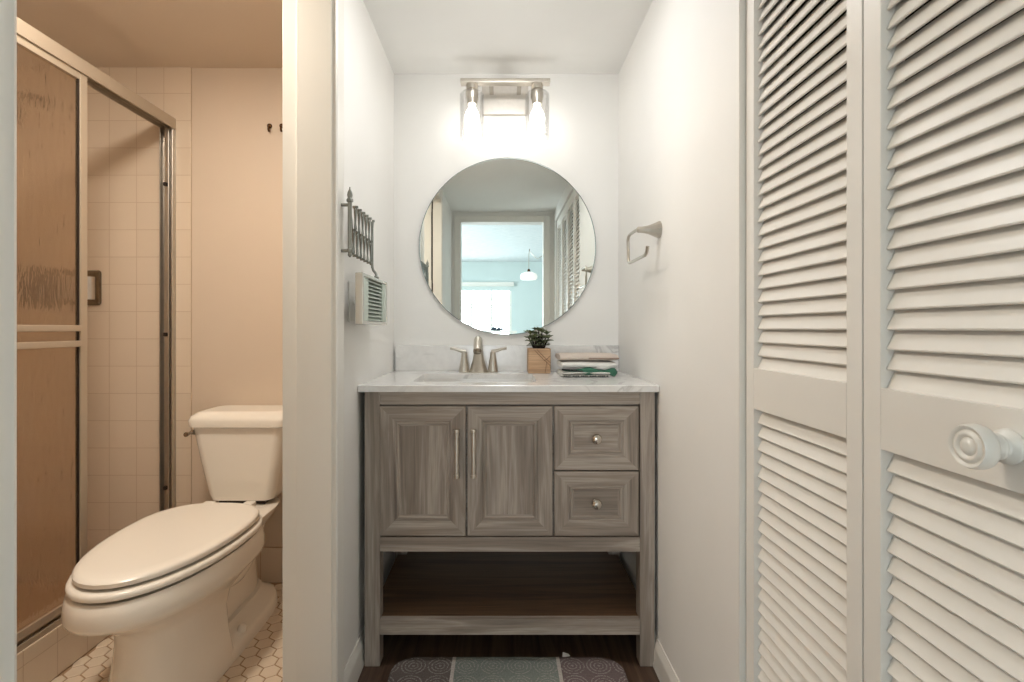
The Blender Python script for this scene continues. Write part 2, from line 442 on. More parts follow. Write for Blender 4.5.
# ------------------------------------------------------------------ living room behind (seen in the mirror)
LX, LY, LZ = 3.0, -6.4, 2.44
WX0, WX1, WZ0, WZ1 = -1.42, 0.24, 0.30, 1.96
bm = NB(); box(bm, -LX-0.1, LX+0.1, LY-0.1, YE-0.12, -0.08, 0.0)
struct('floor_living', bm, M['lfloor'], 'pale living room floor behind the viewer', 'floor')
bm = NB(); box(bm, -LX-0.1, LX+0.1, LY-0.1, YE-0.12, LZ, LZ+0.1)
struct('ceiling_living', bm, M['popcorn'], 'textured living room ceiling reflected in the round mirror', 'ceiling')
bm = NB()
box(bm, -LX-0.1, WX0, LY-0.1, LY, 0, LZ); box(bm, WX1, LX+0.1, LY-0.1, LY, 0, LZ)
box(bm, WX0, WX1, LY-0.1, LY, 0, WZ0); box(bm, WX0, WX1, LY-0.1, LY, WZ1, LZ)
struct('wall_living_far', bm, M['blue'], 'pale blue living room wall with the bright window, in the mirror', 'wall')
SY0, SY1, SZ0, SZ1 = -4.4, -2.0, 0.35, 2.25
bm = NB()
box(bm, -LX-0.1, -LX, LY, SY0, 0, LZ); box(bm, -LX-0.1, -LX, SY1, YE-0.12, 0, LZ)
box(bm, -LX-0.1, -LX, SY0, SY1, 0, SZ0); box(bm, -LX-0.1, -LX, SY0, SY1, SZ1, LZ)
struct('wall_living_left', bm, M['blue'], 'pale blue living room wall with the added side window, outside the view', 'wall')
bm = NB(); box(bm, LX, LX+0.1, LY, YE-0.12, 0, LZ)
struct('wall_living_right', bm, M['blue'], 'plain pale blue living room wall, outside the view', 'wall')
def window(name, label, plane, a0, a1, z0, z1, c, ncol, nrow):
    bm = NB()
    def b_(p0, p1, q0, q1, t=0.03):
        if plane == 'y': box(bm, p0, p1, c-t, c+t, q0, q1)
        else: box(bm, c-t, c+t, p0, p1, q0, q1)
    f = 0.05
    b_(a0, a0+f, z0, z1); b_(a1-f, a1, z0, z1); b_(a0+f, a1-f, z0, z0+f); b_(a0+f, a1-f, z1-f, z1)
    for i in range(1, ncol):
        x = a0 + (a1-a0)*i/ncol; b_(x-0.022, x+0.022, z0+f, z1-f, 0.02)
    for i in range(1, nrow):
        z = z0 + (z1-z0)*i/nrow; b_(a0+f, a1-f, z-0.012, z+0.012, 0.012)
    o = struct(name, bm, M['trim'], label, 'window')
    bm = NB()
    if plane == 'y': box(bm, a0+f, a1-f, c-0.003, c+0.003, z0+f, z1-f)
    else: box(bm, c-0.003, c+0.003, a0+f, a1-f, z0+f, z1-f)
    obj('pane', bm, M['pane'], o)
    return o
window('window_1', 'bright white framed living room window seen in the mirror', 'y', WX0, WX1, WZ0, WZ1, LY-0.05, 4, 4)
window('added_window_2', 'side window of the living room, added out of view to let in fill light', 'x', SY0, SY1, SZ0, SZ1, -LX-0.05, 3, 1)  # unseen window added for more light from behind the camera
t = thing('window_blind', (-0.58, LY+0.05, 1.90), 'pale raised roller blind at the top of the living room window in the mirror', 'blind')
bm = NB(); box(bm, WX0-0.05, WX1+0.05, LY, LY+0.07, 1.93, 2.02, 0.008); obj('valance', bm, M['trim'], t)
bm = NB(); box(bm, WX0, WX1, LY+0.02, LY+0.03, 1.84, 1.93); obj('blind_fabric', bm, M['blue'], t)

# pendant lamp in the living room
px_, py_ = 0.50, -4.64
t = thing('pendant_lamp', (px_, py_, LZ), 'glowing blush glass pendant lamp hanging in the blue living room, seen in the mirror', 'pendant lamp')
bm = NB(); lathe(bm, (px_, py_, 1.905), (0, 0, 1), [(0, 0.02), (0.0, 0.12), (0.02, 0.143), (0.06, 0.150), (0.10, 0.135), (0.135, 0.06), (0.14, 0.03)], 32); obj('lamp_shade', bm, M['pend'], t)
bm = NB(); lathe(bm, (px_, py_, 2.045), (0, 0, 1), [(0, 0.03), (0.03, 0.024), (0.05, 0.012)], 20); obj('socket_cap', bm, M['bronze'], t)
bm = NB(); tube(bm, smooth_path([(px_, py_, 2.09), (px_, py_, 2.3), (px_+0.012, py_, 2.40), (px_+0.05, py_, 2.36), (px_+0.16, py_-0.02, 2.28), (px_+0.34, py_-0.05, 2.42)], 6), 0.006, 8); obj('cord', bm, M['nickel'], t)
bm = NB(); cyl(bm, (px_+0.012, py_, 2.40), (px_+0.012, py_, LZ), 0.007); obj('ceiling_hook', bm, M['bronze'], t)

# high table with a dark object before the window
t = thing('bar_table', (-0.1, -5.0, 0), 'pale high table by the living room window, at the mirror bottom edge', 'table')
bm = NB(); box(bm, -0.55, 0.30, -5.25, -4.8, 0.985, 1.02, 0.006); obj('table_top', bm, M['trim'], t)
for sx in (-0.5, 0.25):
    for sy in (-5.2, -4.85):
        bm = NB(); box(bm, sx-0.02, sx+0.02, sy-0.02, sy+0.02, 0, 0.985, 0.003); obj('leg', bm, M['trim'], t)
m_slate = paint('slate_blue_ceramic', (70, 82, 96), 0.5)
t = thing('decorative_bowl', (-0.06, -5.0, 1.02), 'dark slate bowl heaped with stones before the living room window, in the mirror', 'bowl')
bm = NB(); lathe(bm, (-0.06, -5.0, 1.021), (0, 0, 1), [(0, 0.06), (0.012, 0.12), (0.026, 0.148), (0.024, 0.138), (0.014, 0.11), (0.010, 0.05)], 28); obj('bowl', bm, m_slate, t)
for (dx, r) in ((-0.05, 0.050), (0.04, 0.040), (0.09, 0.032)):
    bm = NB(); lathe(bm, (-0.06+dx, -5.0, 1.034), (0, 0, 1), [(0, r*0.6), (r*0.4, r), (r*0.9, r*0.75), (r*1.2, 0.001)], 14); obj('stone', bm, m_slate, t)

# ------------------------------------------------------------------ vanity
VF = 1.63; K = FPX/VF
def vx(p): return (p-500)/K
def vz(p): return CAMZ-(p-328)/K
VX0, VX1 = vx(364.5), vx(655.0)
LX0, LX1 = vx(380), vx(640)
ZC = 0.869
t = van = thing('vanity_cabinet', ((VX0+VX1)/2, 1.88, 0), 'grey oak bathroom vanity cabinet with open bottom shelf under the white counter', 'vanity cabinet')
for x0, x1 in ((VX0, LX0-0.0005), (LX1+0.0005, VX1)):
    for y0, y1 in ((VF, VF+0.05), (2.10, 2.145)):
        bm = NB(); box(bm, x0, x1, y0, y1, 0.001, ZC-0.0005, 0.002); obj('leg', bm, M['wz'], t)
def rail(name, za, zb, y0=VF, y1=VF+0.022):
    bm = NB(); box(bm, LX0, LX1, y0, y1, za, zb, 0.0015); return obj(name, bm, M['wx'], t)
rail('top_rail', vz(404.5), ZC-0.0005)
rail('bottom_rail', vz(551.8), vz(537.3))
rail('shelf_rail', vz(635), vz(619.6))
def rect(x0, x1, y0, y1, z): return [Vector((x0, y0, z)), Vector((x1, y0, z)), Vector((x1, y1, z)), Vector((x0, y1, z))]
bm = NB(); ca, cb = vz(551), ZC-0.002
loft(bm, [rect(LX0+0.001, LX1-0.001, VF+0.0225, 2.14, ca), rect(LX0+0.001, LX1-0.001, VF+0.0225, 2.14, cb), rect(LX0+0.012, LX1-0.012, VF+0.034, 2.128, cb), rect(LX0+0.012, LX1-0.012, VF+0.034, 2.128, ca+0.012)]); obj('carcass', bm, M['wx'], t)
for x0, x1 in ((VX0+0.004, LX0), (LX1, VX1-0.004)):
    bm = NB(); box(bm, x0, x1, VF+0.051, 2.099, vz(551), ZC-0.002); obj('side_panel', bm, M['wz'], t)
bm = NB(); box(bm, VX0+0.012, VX1-0.012, VF+0.051, 2.17, vz(634), vz(619.8)); box(bm, LX0, LX1, VF+0.0225, VF+0.051, vz(634), vz(619.8)); obj('shelf', bm, M['wshelf'], t)

def front(name, p0, p1, q0, q1, stile, centre_h):
    """profiled cabinet front between pixel columns p0..p1 and rows q0..q1"""
    x0, x1, z1, z0 = vx(p0), vx(p1), vz(q0), vz(q1)
    bm = NB()
    prof = [(0.0, VF+0.019), (0.0, VF+0.002), (0.0015, VF+0.0005), (0.016, VF+0.0005), (stile-0.002, VF+0.0035), (stile, VF+0.008),
            (stile+0.0035, VF+0.0085), (stile+0.006, VF+0.0055), (stile+0.010, VF+0.0055), (stile+0.0135, VF+0.011), (stile+0.017, VF+0.0115)]
    rings = [[Vector((x0+i, y, z0+i)), Vector((x1-i, y, z0+i)), Vector((x1-i, y, z1-i)), Vector((x0+i, y, z1-i))] for i, y in prof]
    vr = [[bm.verts.new(p) for p in r] for r in rings]
    for a, b in zip(vr[:-1], vr[1:]):
        for k in range(4):
            j = (k+1) % 4
            f = bm.faces.new((a[k], a[j], b[j], b[k])); f.material_index = 1 if k in (0, 2) else 0
    bm.faces.new(vr[-1]).material_index = 1 if centre_h else 0
    bm.faces.new(list(reversed(vr[0])))
    return obj(name, bm, [M['wz'], M['wx']], van, ang=20)
def bar_handle(door, px, q0, q1):
    x = vx(px); za, zb = vz(q1), vz(q0); y = VF-0.026
    bm = NB()
    lathe(bm, (x, y, za), (0, 0, 1), [(0, 0.0080), (0.001, 0.0092), (0.010, 0.0092), (0.012, 0.0074), (zb-za-0.012, 0.0074), (zb-za-0.010, 0.0092), (zb-za-0.001, 0.0092), (zb-za, 0.0080)], 20)
    for z in (za+0.016, zb-0.016): cyl(bm, (x, y, z), (x, VF+0.002, z), 0.0045, 0.0055, 14)
    tag(obj('handle', bm, M['nickel'], door), 'brushed nickel bar handle')
def knob(drw, px, q):
    bm = NB()
    lathe(bm, (vx(px), VF+0.011, vz(q)), (0, -1, 0), [(0, 0.009), (0.002, 0.009), (0.004, 0.0055), (0.018, 0.0055), (0.021, 0.0145), (0.026, 0.0170), (0.031, 0.0145), (0.035, 0.008), (0.036, 0.001)], 10)
    tag(obj('knob', bm, M['nickel_l'], drw, ang=20), 'faceted nickel knob')
d = front('door', 379.8, 465.6, 406.3, 536, 0.047, False); bar_handle(d, 457.3, 428, 476)
d = front('door', 467.4, 552.6, 406.3, 536, 0.047, False); bar_handle(d, 473.9, 428, 476)
d = front('drawer', 554.4, 638.9, 406.3, 470.2, 0.047, True); knob(d, 596, 438.3)
d = front('drawer', 554.4, 638.9, 471.8, 536, 0.047, True); knob(d, 596, 502.8)

# countertop with undermount basin
CF, CB = 1.615, 2.1775; Z0, Z1 = ZC, 0.8895
BX0, BX1, BY0, BY1 = -0.295, 0.125, 1.715, 2.035
t = ctop = thing('countertop', (0.026, 1.9, Z0), 'white quartz countertop with faint grey veins on the grey vanity', 'countertop')
bm = NB()
def strip_quad():
    outer = [(XL+0.002, CF), (XR-0.002, CF), (XR-0.002, CB), (XL+0.002, CB)]
    inner = rrect((BX0+BX1)/2, (BY0+BY1)/2, (BX1-BX0)/2, (BY1-BY0)/2, 0.035, 6)
    e = 0.0015
    oo = [(XL+0.002+e, CF+e), (XR-0.002-e, CF+e), (XR-0.002-e, CB-e), (XL+0.002+e, CB-e)]
    tv = [bm.verts.new((x, y, Z1)) for x, y in oo]; tv2 = [bm.verts.new((x, y, Z1-e)) for x, y in outer]; bv = [bm.verts.new((x, y, Z0)) for x, y in outer]
    it = [bm.verts.new((x, y, Z1)) for x, y in inner]; ib = [bm.verts.new((x, y, Z0)) for x, y in inner]
    for a, b in ((tv, tv2), (tv2, bv)):
        for i in range(4): bm.faces.new((a[i], b[i], b[(i+1) % 4], a[(i+1) % 4]))
    n = len(it)
    for i in range(n): bm.faces.new((it[i], it[(i+1) % n], ib[(i+1) % n], ib[i]))
    q = n//4
    # inner order: +x+y, -x+y, -x-y, +x-y ; outer corner matching
    corner = [2, 3, 0, 1]
    for ring_o, ring_i in ((tv, it), (bv, ib)):
        for c in range(4):
            seg = ring_i[c*q:(c+1)*q]
            for a, b in zip(seg[:-1], seg[1:]): bm.faces.new((ring_o[corner[c]], a, b))
            bm.faces.new((ring_o[corner[c]], seg[-1], ring_i[((c+1)*q) % n], ring_o[corner[(c+1) % 4]]))
strip_quad()
obj('slab', bm, M['quartz'], t, ang=30)
bm = NB()
cxs, cys = (BX0+BX1)/2, (BY0+BY1)/2; hx, hy = (BX1-BX0)/2+0.004, (BY1-BY0)/2+0.004
rings = []
for (ins, z, r) in ((0, Z0-0.0005, 0.038), (0.002, Z0-0.02, 0.04), (0.012, Z0-0.10, 0.05), (0.03, Z0-0.13, 0.06), (0.08, Z0-0.138, 0.06), (0.13, Z0-0.14, 0.025)):
    rings.append([Vector((x, y, z)) for x, y in rrect(cxs, cys, hx-ins, hy-ins, r, 6)])
loft(bm, rings, cap0=False)
bs = obj('sink_basin', bm, M['white_glaze'], t)
tag(bs, 'white rectangular undermount sink basin')
bm = NB(); lathe(bm, (cxs, cys, Z0-0.1395), (0, 0, 1), [(0, 0.022), (0.002, 0.022), (0.003, 0.018), (0.002, 0.01)], 20); obj('drain', bm, M['nickel'], bs)
bm = NB(); box(bm, XL+0.010, XR-0.002, 2.160, 2.1795, 0.8898, 0.996, 0.0015)
tag(obj('backsplash', bm, M['quartz']), 'low quartz backsplash strip along the wall behind the faucet', 'backsplash')

# faucet
FX, FY, FZ = -0.0875, 2.105, 0.8897
t = thing('faucet', (FX, FY, FZ), 'brushed nickel two handle faucet behind the sink', 'faucet')
bm = NB()
lathe(bm, (FX, FY, FZ), (0, 0, 1), [(0, 0.040), (0.003, 0.039), (0.012, 0.034), (0.05, 0.0235), (0.085, 0.0175), (0.095, 0.0165)], 28)
tube(bm, smooth_path([(FX, FY, FZ+0.085), (FX, FY-0.006, FZ+0.113), (FX, FY-0.030, FZ+0.131), (FX, FY-0.065, FZ+0.128), (FX, FY-0.095, FZ+0.106), (FX, FY-0.105, FZ+0.090)], 5), [0.0168]*5+[0.0165]*5+[0.0162]*5+[0.016]*5+[0.0158]*5+[0.0155], 20)
sp = obj('spout', bm, M['nickel'], t)
bm = NB(); lathe(bm, (FX, FY-0.1035, FZ+0.094), (0, -0.45, -0.9), [(0, 0.0162), (0.006, 0.0165), (0.012, 0.015)], 20); obj('aerator', bm, M['dkchrome'], sp)
for s in (-1, 1):
    hx_ = FX + s*0.0585 ; 
    bm = NB(); lathe(bm, (hx_, FY, FZ), (0, 0, 1), [(0, 0.0225), (0.003, 0.022), (0.06, 0.0125), (0.078, 0.0108), (0.084, 0.0085), (0.086, 0.002)], 24)
    h = obj('handle', bm, M['nickel'], t)
    bm = NB(); tube(bm, [(hx_-s*0.006, FY, FZ+0.083), (hx_+s*0.012, FY-0.002, FZ+0.086), (hx_+s*0.035, FY-0.006, FZ+0.093), (hx_+s*0.056, FY-0.01, FZ+0.097)], [0.0075, 0.0068, 0.0052, 0.0056], 14); obj('lever', bm, M['nickel'], h)

# ------------------------------------------------------------------ round mirror
MX, MZ, MR = 0.0314, 1.412, 0.371
t = thing('round_mirror', (MX, YB, MZ-MR), 'large round mirror without a frame on the wall above the sink', 'mirror')
bm = NB(); lathe(bm, (MX, YB-0.0005, MZ), (0, -1, 0), [(0, MR-0.03), (0.009, MR-0.03)], 96); obj('backing', bm, M['rubber'], t)
bm = NB(); lathe(bm, (MX, YB-0.0105, MZ), (0, -1, 0), [(0, MR-0.022), (0.0052, MR-0.022)], 128); obj('mirror_glass', bm, M['mirror'], t)
bm = NB(); lathe(bm, (MX, YB-0.0105, MZ), (0, -1, 0), [(0.0, MR-0.0218), (0.0, MR), (0.0, MR-0.0022), (0.0024, MR-0.0022)], 128, cap0=False, cap1=False); obj('bevel', bm, M['mirror'], t, ang=5)
bm = NB(); lathe(bm, (MX, YB-0.0105, MZ), (0, -1, 0), [(0.0, MR-0.0021), (0.0, MR), (0.0012, MR), (0.0026, MR-0.0021)], 128, cap0=False, cap1=False); tag(obj('ground_edge', bm, M['gedge'], t), 'grey ground glass edge')

# ------------------------------------------------------------------ vanity light
LY_, LXC = 2.06, 0.0215
t = thing('vanity_light', (LXC, YB, 2.02), 'two bulb nickel vanity light with clear glass cylinders above the round mirror', 'wall light')
bm = NB(); box(bm, -0.0755, 0.1185, YB-0.022, YB-0.0005, 1.962, 2.086, 0.003); obj('backplate', bm, M['chrome_b'], t)
bm = NB(); box(bm, -0.157, 0.199, LY_-0.018, LY_+0.018, 2.040, 2.057, 0.002); obj('crossbar', bm, M['nickel'], t)
for ax in (-0.035, 0.078):
    bm = NB(); box(bm, ax-0.009, ax+0.009, LY_+0.0185, YB-0.0225, 2.041, 2.056, 0.0015); obj('arm', bm, M['nickel_l'], t)
for lx in (-0.1115, 0.1480):
    bm = NB(); lathe(bm, (lx, LY_, 2.040), (0, 0, -1), [(0, 0.021), (0.004, 0.023), (0.022, 0.023), (0.024, 0.018), (0.03, 0.018), (0.032, 0.025), (0.055, 0.025), (0.06, 0.022), (0.08, 0.020), (0.082, 0.016)], 28); sk = obj('socket', bm, M['nickel'], t)
    bm = NB(); lathe(bm, (lx, LY_, 1.957), (0, 0, -1), [(0, 0.013), (0.012, 0.014), (0.03, 0.024), (0.05, 0.030), (0.068, 0.030), (0.085, 0.023), (0.095, 0.011), (0.098, 0.001)], 24)
    tag(obj('bulb', bm, M['bulb'], t), 'glowing white bulb')
    bm = NB(); lathe(bm, (lx, LY_, 2.008), (0, 0, -1), [(0, 0.0255), (0.001, 0.040), (0.010, 0.0485), (0.182, 0.0485), (0.184, 0.0475), (0.182, 0.0462), (0.012, 0.0462), (0.004, 0.039), (0.003, 0.0255)], 40, cap0=False, cap1=False)
    tag(obj('glass_shade', bm, M['clear'], t), 'clear glass cylinder shade')

# ------------------------------------------------------------------ towel ring (right wall)
t = thing('towel_ring', (XR, 1.62, 1.377), 'open brushed nickel towel ring on the right wall', 'towel ring')
bm = NB(); lathe(bm, (XR-0.0005, 1.615, 1.376), (-1, 0, 0), [(0, 0.027), (0.004, 0.0265), (0.015, 0.0215), (0.035, 0.0135), (0.055, 0.0098), (0.068, 0.0095), (0.072, 0.006)], 10); obj('mount', bm, M['nickel'], t, ang=20)
xr = 0.4325
bm = NB()
pts = [(xr+0.004, 1.617, 1.3765), (xr, 1.64, 1.379), (xr, 1.70, 1.380), (xr-0.001, 1.728, 1.377), (xr-0.001, 1.742, 1.366), (xr, 1.745, 1.345), (xr, 1.742, 1.31), (xr, 1.738, 1.293), (xr, 1.725, 1.287), (xr, 1.68, 1.286), (xr, 1.56, 1.286), (xr, 1.535, 1.288), (xr, 1.522, 1.296), (xr, 1.515, 1.309)]
tube(bm, smooth_path(pts, 4), 0.0052, 14); obj('ring', bm, M['nickel'], t)

# ------------------------------------------------------------------ accordion arm with mirror, reflected louvers modelled as slats (left wall)
t = thing('accordion_mount', (XL, 1.44, 1.27), 'silver accordion arm on the left wall holding a small framed mirror, its reflection modelled as slats', 'accordion mirror')
ax_ = -0.410
bm = NB()
lathe(bm, (ax_, 1.412, 1.262), (0, 0, 1), [(0, 0.002), (0.006, 0.006), (0.012, 0.005), (0.016, 0.0075), (0.022, 0.0075), (0.024, 0.0058), (0.150, 0.0058), (0.152, 0.009), (0.158, 0.009), (0.162, 0.006), (0.17, 0.0075), (0.178, 0.006), (0.186, 0.002), (0.192, 0.0015)], 16)
for z in (1.28, 1.405):
    cyl(bm, (ax_, 1.412, z), (XL+0.004, 1.412, z), 0.0045)
    lathe(bm, (XL+0.0005, 1.412, z), (1, 0, 0), [(0, 0.014), (0.003, 0.013), (0.006, 0.006)], 16)
obj('wall_bracket', bm, M['greymetal'], t)
n = 6; ys = [1.428 + i*0.0385 for i in range(n+1)]
za, zb = 1.274, 1.412
for i in range(n):
    for s in (0, 1):
        bm = NB(); xo = ax_ + (0.0035 if s else -0.0035)
        p0 = Vector((xo, ys[i], za if s else zb)); p1 = Vector((xo, ys[i+1], zb if s else za))
        d = (p1-p0).normalized(); side = Vector((0, -d.z, d.y))*0.0042
        th = Vector((0.0014, 0, 0))
        loft(bm, [[p0+side-th, p0+side+th, p0-side+th, p0-side-th], [p1+side-th, p1+side+th, p1-side+th, p1-side-th]])
        for p in (p0, (p0+p1)/2, p1): cyl(bm, p-Vector((0.004, 0, 0)), p+Vector((0.004, 0, 0)), 0.0038, seg=10)
        obj('scissor_bar', bm, M['greymetal'] if s else M['dkchrome'], t)
bm = NB(); yl = ys[-1]
cyl(bm, (ax_, yl, 1.410), (ax_, yl, 1.262), 0.004); tube(bm, smooth_path([(ax_, yl, 1.27), (ax_+0.003, yl, 1.255), (-0.393, yl-0.02, 1.24), (-0.392, yl-0.022, 1.226)], 5), 0.004)
lathe(bm, (-0.392, yl-0.022, 1.2248), (0, 0, 1), [(0, 0.008), (0.006, 0.008), (0.01, 0.004)], 12)
obj('hanger_rod', bm, M['greymetal'], t)
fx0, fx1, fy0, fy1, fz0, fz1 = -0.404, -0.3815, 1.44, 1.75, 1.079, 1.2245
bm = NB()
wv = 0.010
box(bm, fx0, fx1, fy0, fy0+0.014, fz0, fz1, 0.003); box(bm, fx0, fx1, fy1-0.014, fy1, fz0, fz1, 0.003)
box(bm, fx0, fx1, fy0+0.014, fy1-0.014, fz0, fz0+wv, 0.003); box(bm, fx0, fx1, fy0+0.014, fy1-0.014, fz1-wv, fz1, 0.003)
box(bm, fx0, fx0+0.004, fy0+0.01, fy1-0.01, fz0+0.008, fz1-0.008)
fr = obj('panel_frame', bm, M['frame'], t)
m_gr = paint('reflected_louver_green', (196, 206, 196), 0.35, 30, 0.02); m_gd = paint('reflected_gap_green', (126, 136, 126), 0.6)  # green tones stand in for louvers reflected in the mirror
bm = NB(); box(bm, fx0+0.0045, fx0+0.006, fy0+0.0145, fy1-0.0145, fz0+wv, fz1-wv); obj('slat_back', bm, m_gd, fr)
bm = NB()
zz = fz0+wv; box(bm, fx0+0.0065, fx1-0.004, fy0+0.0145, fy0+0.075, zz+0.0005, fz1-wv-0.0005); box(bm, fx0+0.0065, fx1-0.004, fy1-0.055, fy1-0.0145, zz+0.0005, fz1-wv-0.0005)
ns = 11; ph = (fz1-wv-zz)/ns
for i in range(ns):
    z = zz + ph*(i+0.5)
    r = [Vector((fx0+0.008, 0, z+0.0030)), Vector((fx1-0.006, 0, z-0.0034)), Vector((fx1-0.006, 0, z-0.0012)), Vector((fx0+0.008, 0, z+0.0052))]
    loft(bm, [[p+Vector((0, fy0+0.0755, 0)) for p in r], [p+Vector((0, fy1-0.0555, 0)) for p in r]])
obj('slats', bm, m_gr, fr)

# switch plate on the left wall
t = thing('switch_plate', (XL, 1.555, 1.147), 'white light switch plate on the left wall behind the slatted mirror panel', 'light switch')
bm = NB(); box(bm, XL+0.0003, XL+0.006, 1.518, 1.594, 1.088, 1.207, 0.002); obj('plate', bm, M['trim'], t)
bm = NB(); box(bm, XL+0.0062, XL+0.0075, 1.547, 1.563, 1.132, 1.164); loft(bm, [[(XL+0.0076, 1.550, 1.143), (XL+0.0076, 1.560, 1.143), (XL+0.0076, 1.560, 1.156), (XL+0.0076, 1.550, 1.156)], [(XL+0.020, 1.551, 1.138), (XL+0.020, 1.559, 1.138), (XL+0.020, 1.559, 1.146), (XL+0.020, 1.551, 1.146)]]); obj('toggle', bm, M['trim'], t)

# ------------------------------------------------------------------ potted plant
PX, PYc, PZ = 0.156, 2.085, 0.8898
m_pot = wood('pale_pot_wood', 'x', lin((176, 138, 104)), lin((196, 158, 122)), lin((212, 176, 140)), 0.6)
m_leaf = paint('dark_succulent_leaf', (116, 126, 86), 0.35, 20, 0.05, 0.45); m_soil = paint('potting_soil', (46, 34, 26), 0.95)
t = thing('potted_succulent', (PX, PYc, PZ), 'small dark green succulent in a square tan wooden pot on the counter', 'potted plant')
bm = NB()
hw, hh = 0.0445, 0.098
o4 = [(-1, -1), (1, -1), (1, 1), (-1, 1)]
def sq(h, z, r=0.004): return [Vector((x, y, z)) for x, y in rrect(PX, PYc, h, h, r, 3)]
loft(bm, [sq(hw-0.002, PZ), sq(hw, PZ+0.003), sq(hw, PZ+hh-0.002), sq(hw-0.002, PZ+hh), sq(hw-0.007, PZ+hh), sq(hw-0.008, PZ+hh-0.012)], cap1=False)
obj('pot', bm, m_pot, t)
bm = NB(); box(bm, PX-hw+0.008, PX+hw-0.008, PYc-hw+0.008, PYc+hw-0.008, PZ+0.07, PZ+hh-0.008); obj('soil', bm, m_soil, t)
m_tw = paint('brown_twine', (120, 84, 56), 0.9)
bm = NB(); yf = PYc-hw-0.0012
for (a, b_) in (((-0.02, hh-0.006), (0.043, 0.03)), ((-0.01, hh-0.004), (0.043, 0.042)), ((0.022, 0.003), (0.028, 0.045)), ((0.043, 0.07), (0.018, 0.05))):
    tube(bm, [(PX+a[0], yf, PZ+a[1]), (PX+(a[0]+b_[0])/2, yf-0.0006, PZ+(a[1]+b_[1])/2-0.002), (PX+b_[0], yf, PZ+b_[1])], 0.0010, 6)
obj('twine', bm, m_tw, t)
def leaf(bm, base, direc, L, W):
    d = Vector(direc).normalized(); side = d.cross(Vector((0, 0, 1)))
    if side.length < 0.1: side = Vector((1, 0, 0))
    side.normalize(); up = side.cross(d).normalized()
    rings = []
    for s, wd, c in ((0, 0.18, 0), (0.2, 0.5, 0.05), (0.45, 0.9, 0.10), (0.7, 1.0, 0.10), (0.88, 0.7, 0.04), (1.0, 0.12, -0.04)):
        p = Vector(base) + d*(L*s) + up*(L*c)
        a = W*wd*0.5; th = W*0.16*(0.4+wd*0.6)
        rings.append([p+side*a, p+up*th*0.8, p-side*a, p-up*th])
    loft(bm, rings)
stem_bm, fol = NB(), NB()
for k in range(9):
    a = 2*PI*k/8 + 0.3; rr = (0.018 if k % 2 else 0.012) if k < 8 else 0.0
    b0 = Vector((PX+rr*math.cos(a), PYc+rr*math.sin(a), PZ+hh-0.01))
    lean = 0.024 if k < 8 else 0.0
    hgt = (0.050 if k % 2 else 0.068) if k < 8 else 0.080
    tip = b0 + Vector((math.cos(a)*lean, math.sin(a)*lean, hgt*random.uniform(0.9, 1.08)))
    tube(stem_bm, [b0, (b0+tip)/2+Vector((0, 0, 0.003)), tip], [0.0036, 0.003, 0.002], 8)
    for lev, (f_, el, L, W, m_) in enumerate(((0.45, 0.05, 0.024, 0.015, 4), (0.75, 0.25, 0.028, 0.017, 5), (1.0, 0.55, 0.025, 0.016, 5), (1.0, 1.15, 0.018, 0.012, 3))):
        for q in range(m_):
            aa = 2*PI*q/m_ + lev*0.7 + k
            e2 = el + random.uniform(-0.12, 0.12)
            leaf(fol, b0.lerp(tip, f_), (math.cos(aa)*math.cos(e2), math.sin(aa)*math.cos(e2), math.sin(e2)), L*random.uniform(0.85, 1.1), W)
obj('stems', stem_bm, m_soil, t); obj('leaves', fol, m_leaf, t)

# ------------------------------------------------------------------ folded towels
def folded(bm, x0, x1, y0, y1, z0, th, layers, seed, mi=0, sag=0.003):
    """a towel folded into stacked soft layers whose folds show at the front"""
    rnd = random.Random(seed)
    h = th/layers
    for i in range(layers):
        zc = z0 + h*(i+0.5)
        dx0, dx1, dy = rnd.uniform(-0.004, 0.004), rnd.uniform(-0.006, 0.004), rnd.uniform(-0.004, 0.003)
        rings = []
        nx = 14
        for k in range(nx+1):
            u = k/nx; x = x0+dx0 + (x1+dx1-x0-dx0)*u
            e = min(1.0, 6*min(u, 1-u)+0.25)
            wob = sag*math.sin(u*7+i*1.7+seed)*0.6
            hh_ = h*0.5*(0.75+0.25*e)
            ring = []
            for q in range(16):
                a = 2*PI*q/16
                cy, sy_ = math.cos(a), math.sin(a)
                yy = (y0+y1)/2 + (y1-y0)/2*math.copysign(abs(cy)**0.4, cy) + dy + 0.002*math.sin(u*9+seed)
                ring.append(Vector((x, yy, zc + wob*(i/layers) + hh_*math.copysign(abs(sy_)**0.8, sy_))))
            rings.append(ring)
        loft(bm, rings, mi=mi)
def towel_mat(name, c):
    return paint(name, c, 0.95, 260, 0.5, 0.06)
m_tb, m_tg, m_tw2, m_blk = towel_mat('beige_terry', (214, 200, 188)), towel_mat('green_terry', (66, 116, 94)), towel_mat('white_terry', (236, 234, 228)), towel_mat('black_stitch', (42, 46, 44))
TX0, TX1, TY0, TY1, TZ = 0.225, 0.425, 1.88, 2.06, 0.8899
t = thing('folded_towel', (0.33, 1.97, TZ), 'white and green towel with a black stitched edge at the bottom of the folded pile', 'towel')
bm = NB(); folded(bm, TX0+0.002, TX1-0.025, TY0, TY1, TZ, 0.020, 2, 3); lo = obj('white_layer', bm, m_tw2, t)
bm = NB()
for i in range(26):
    x = TX0+0.008 + i*0.0062
    if i % 5 != 4: box(bm, x, x+0.0042, TY0-0.0062, TY0-0.001, TZ+0.0035, TZ+0.0062)
obj('stitching', bm, m_blk, lo)
bm = NB()
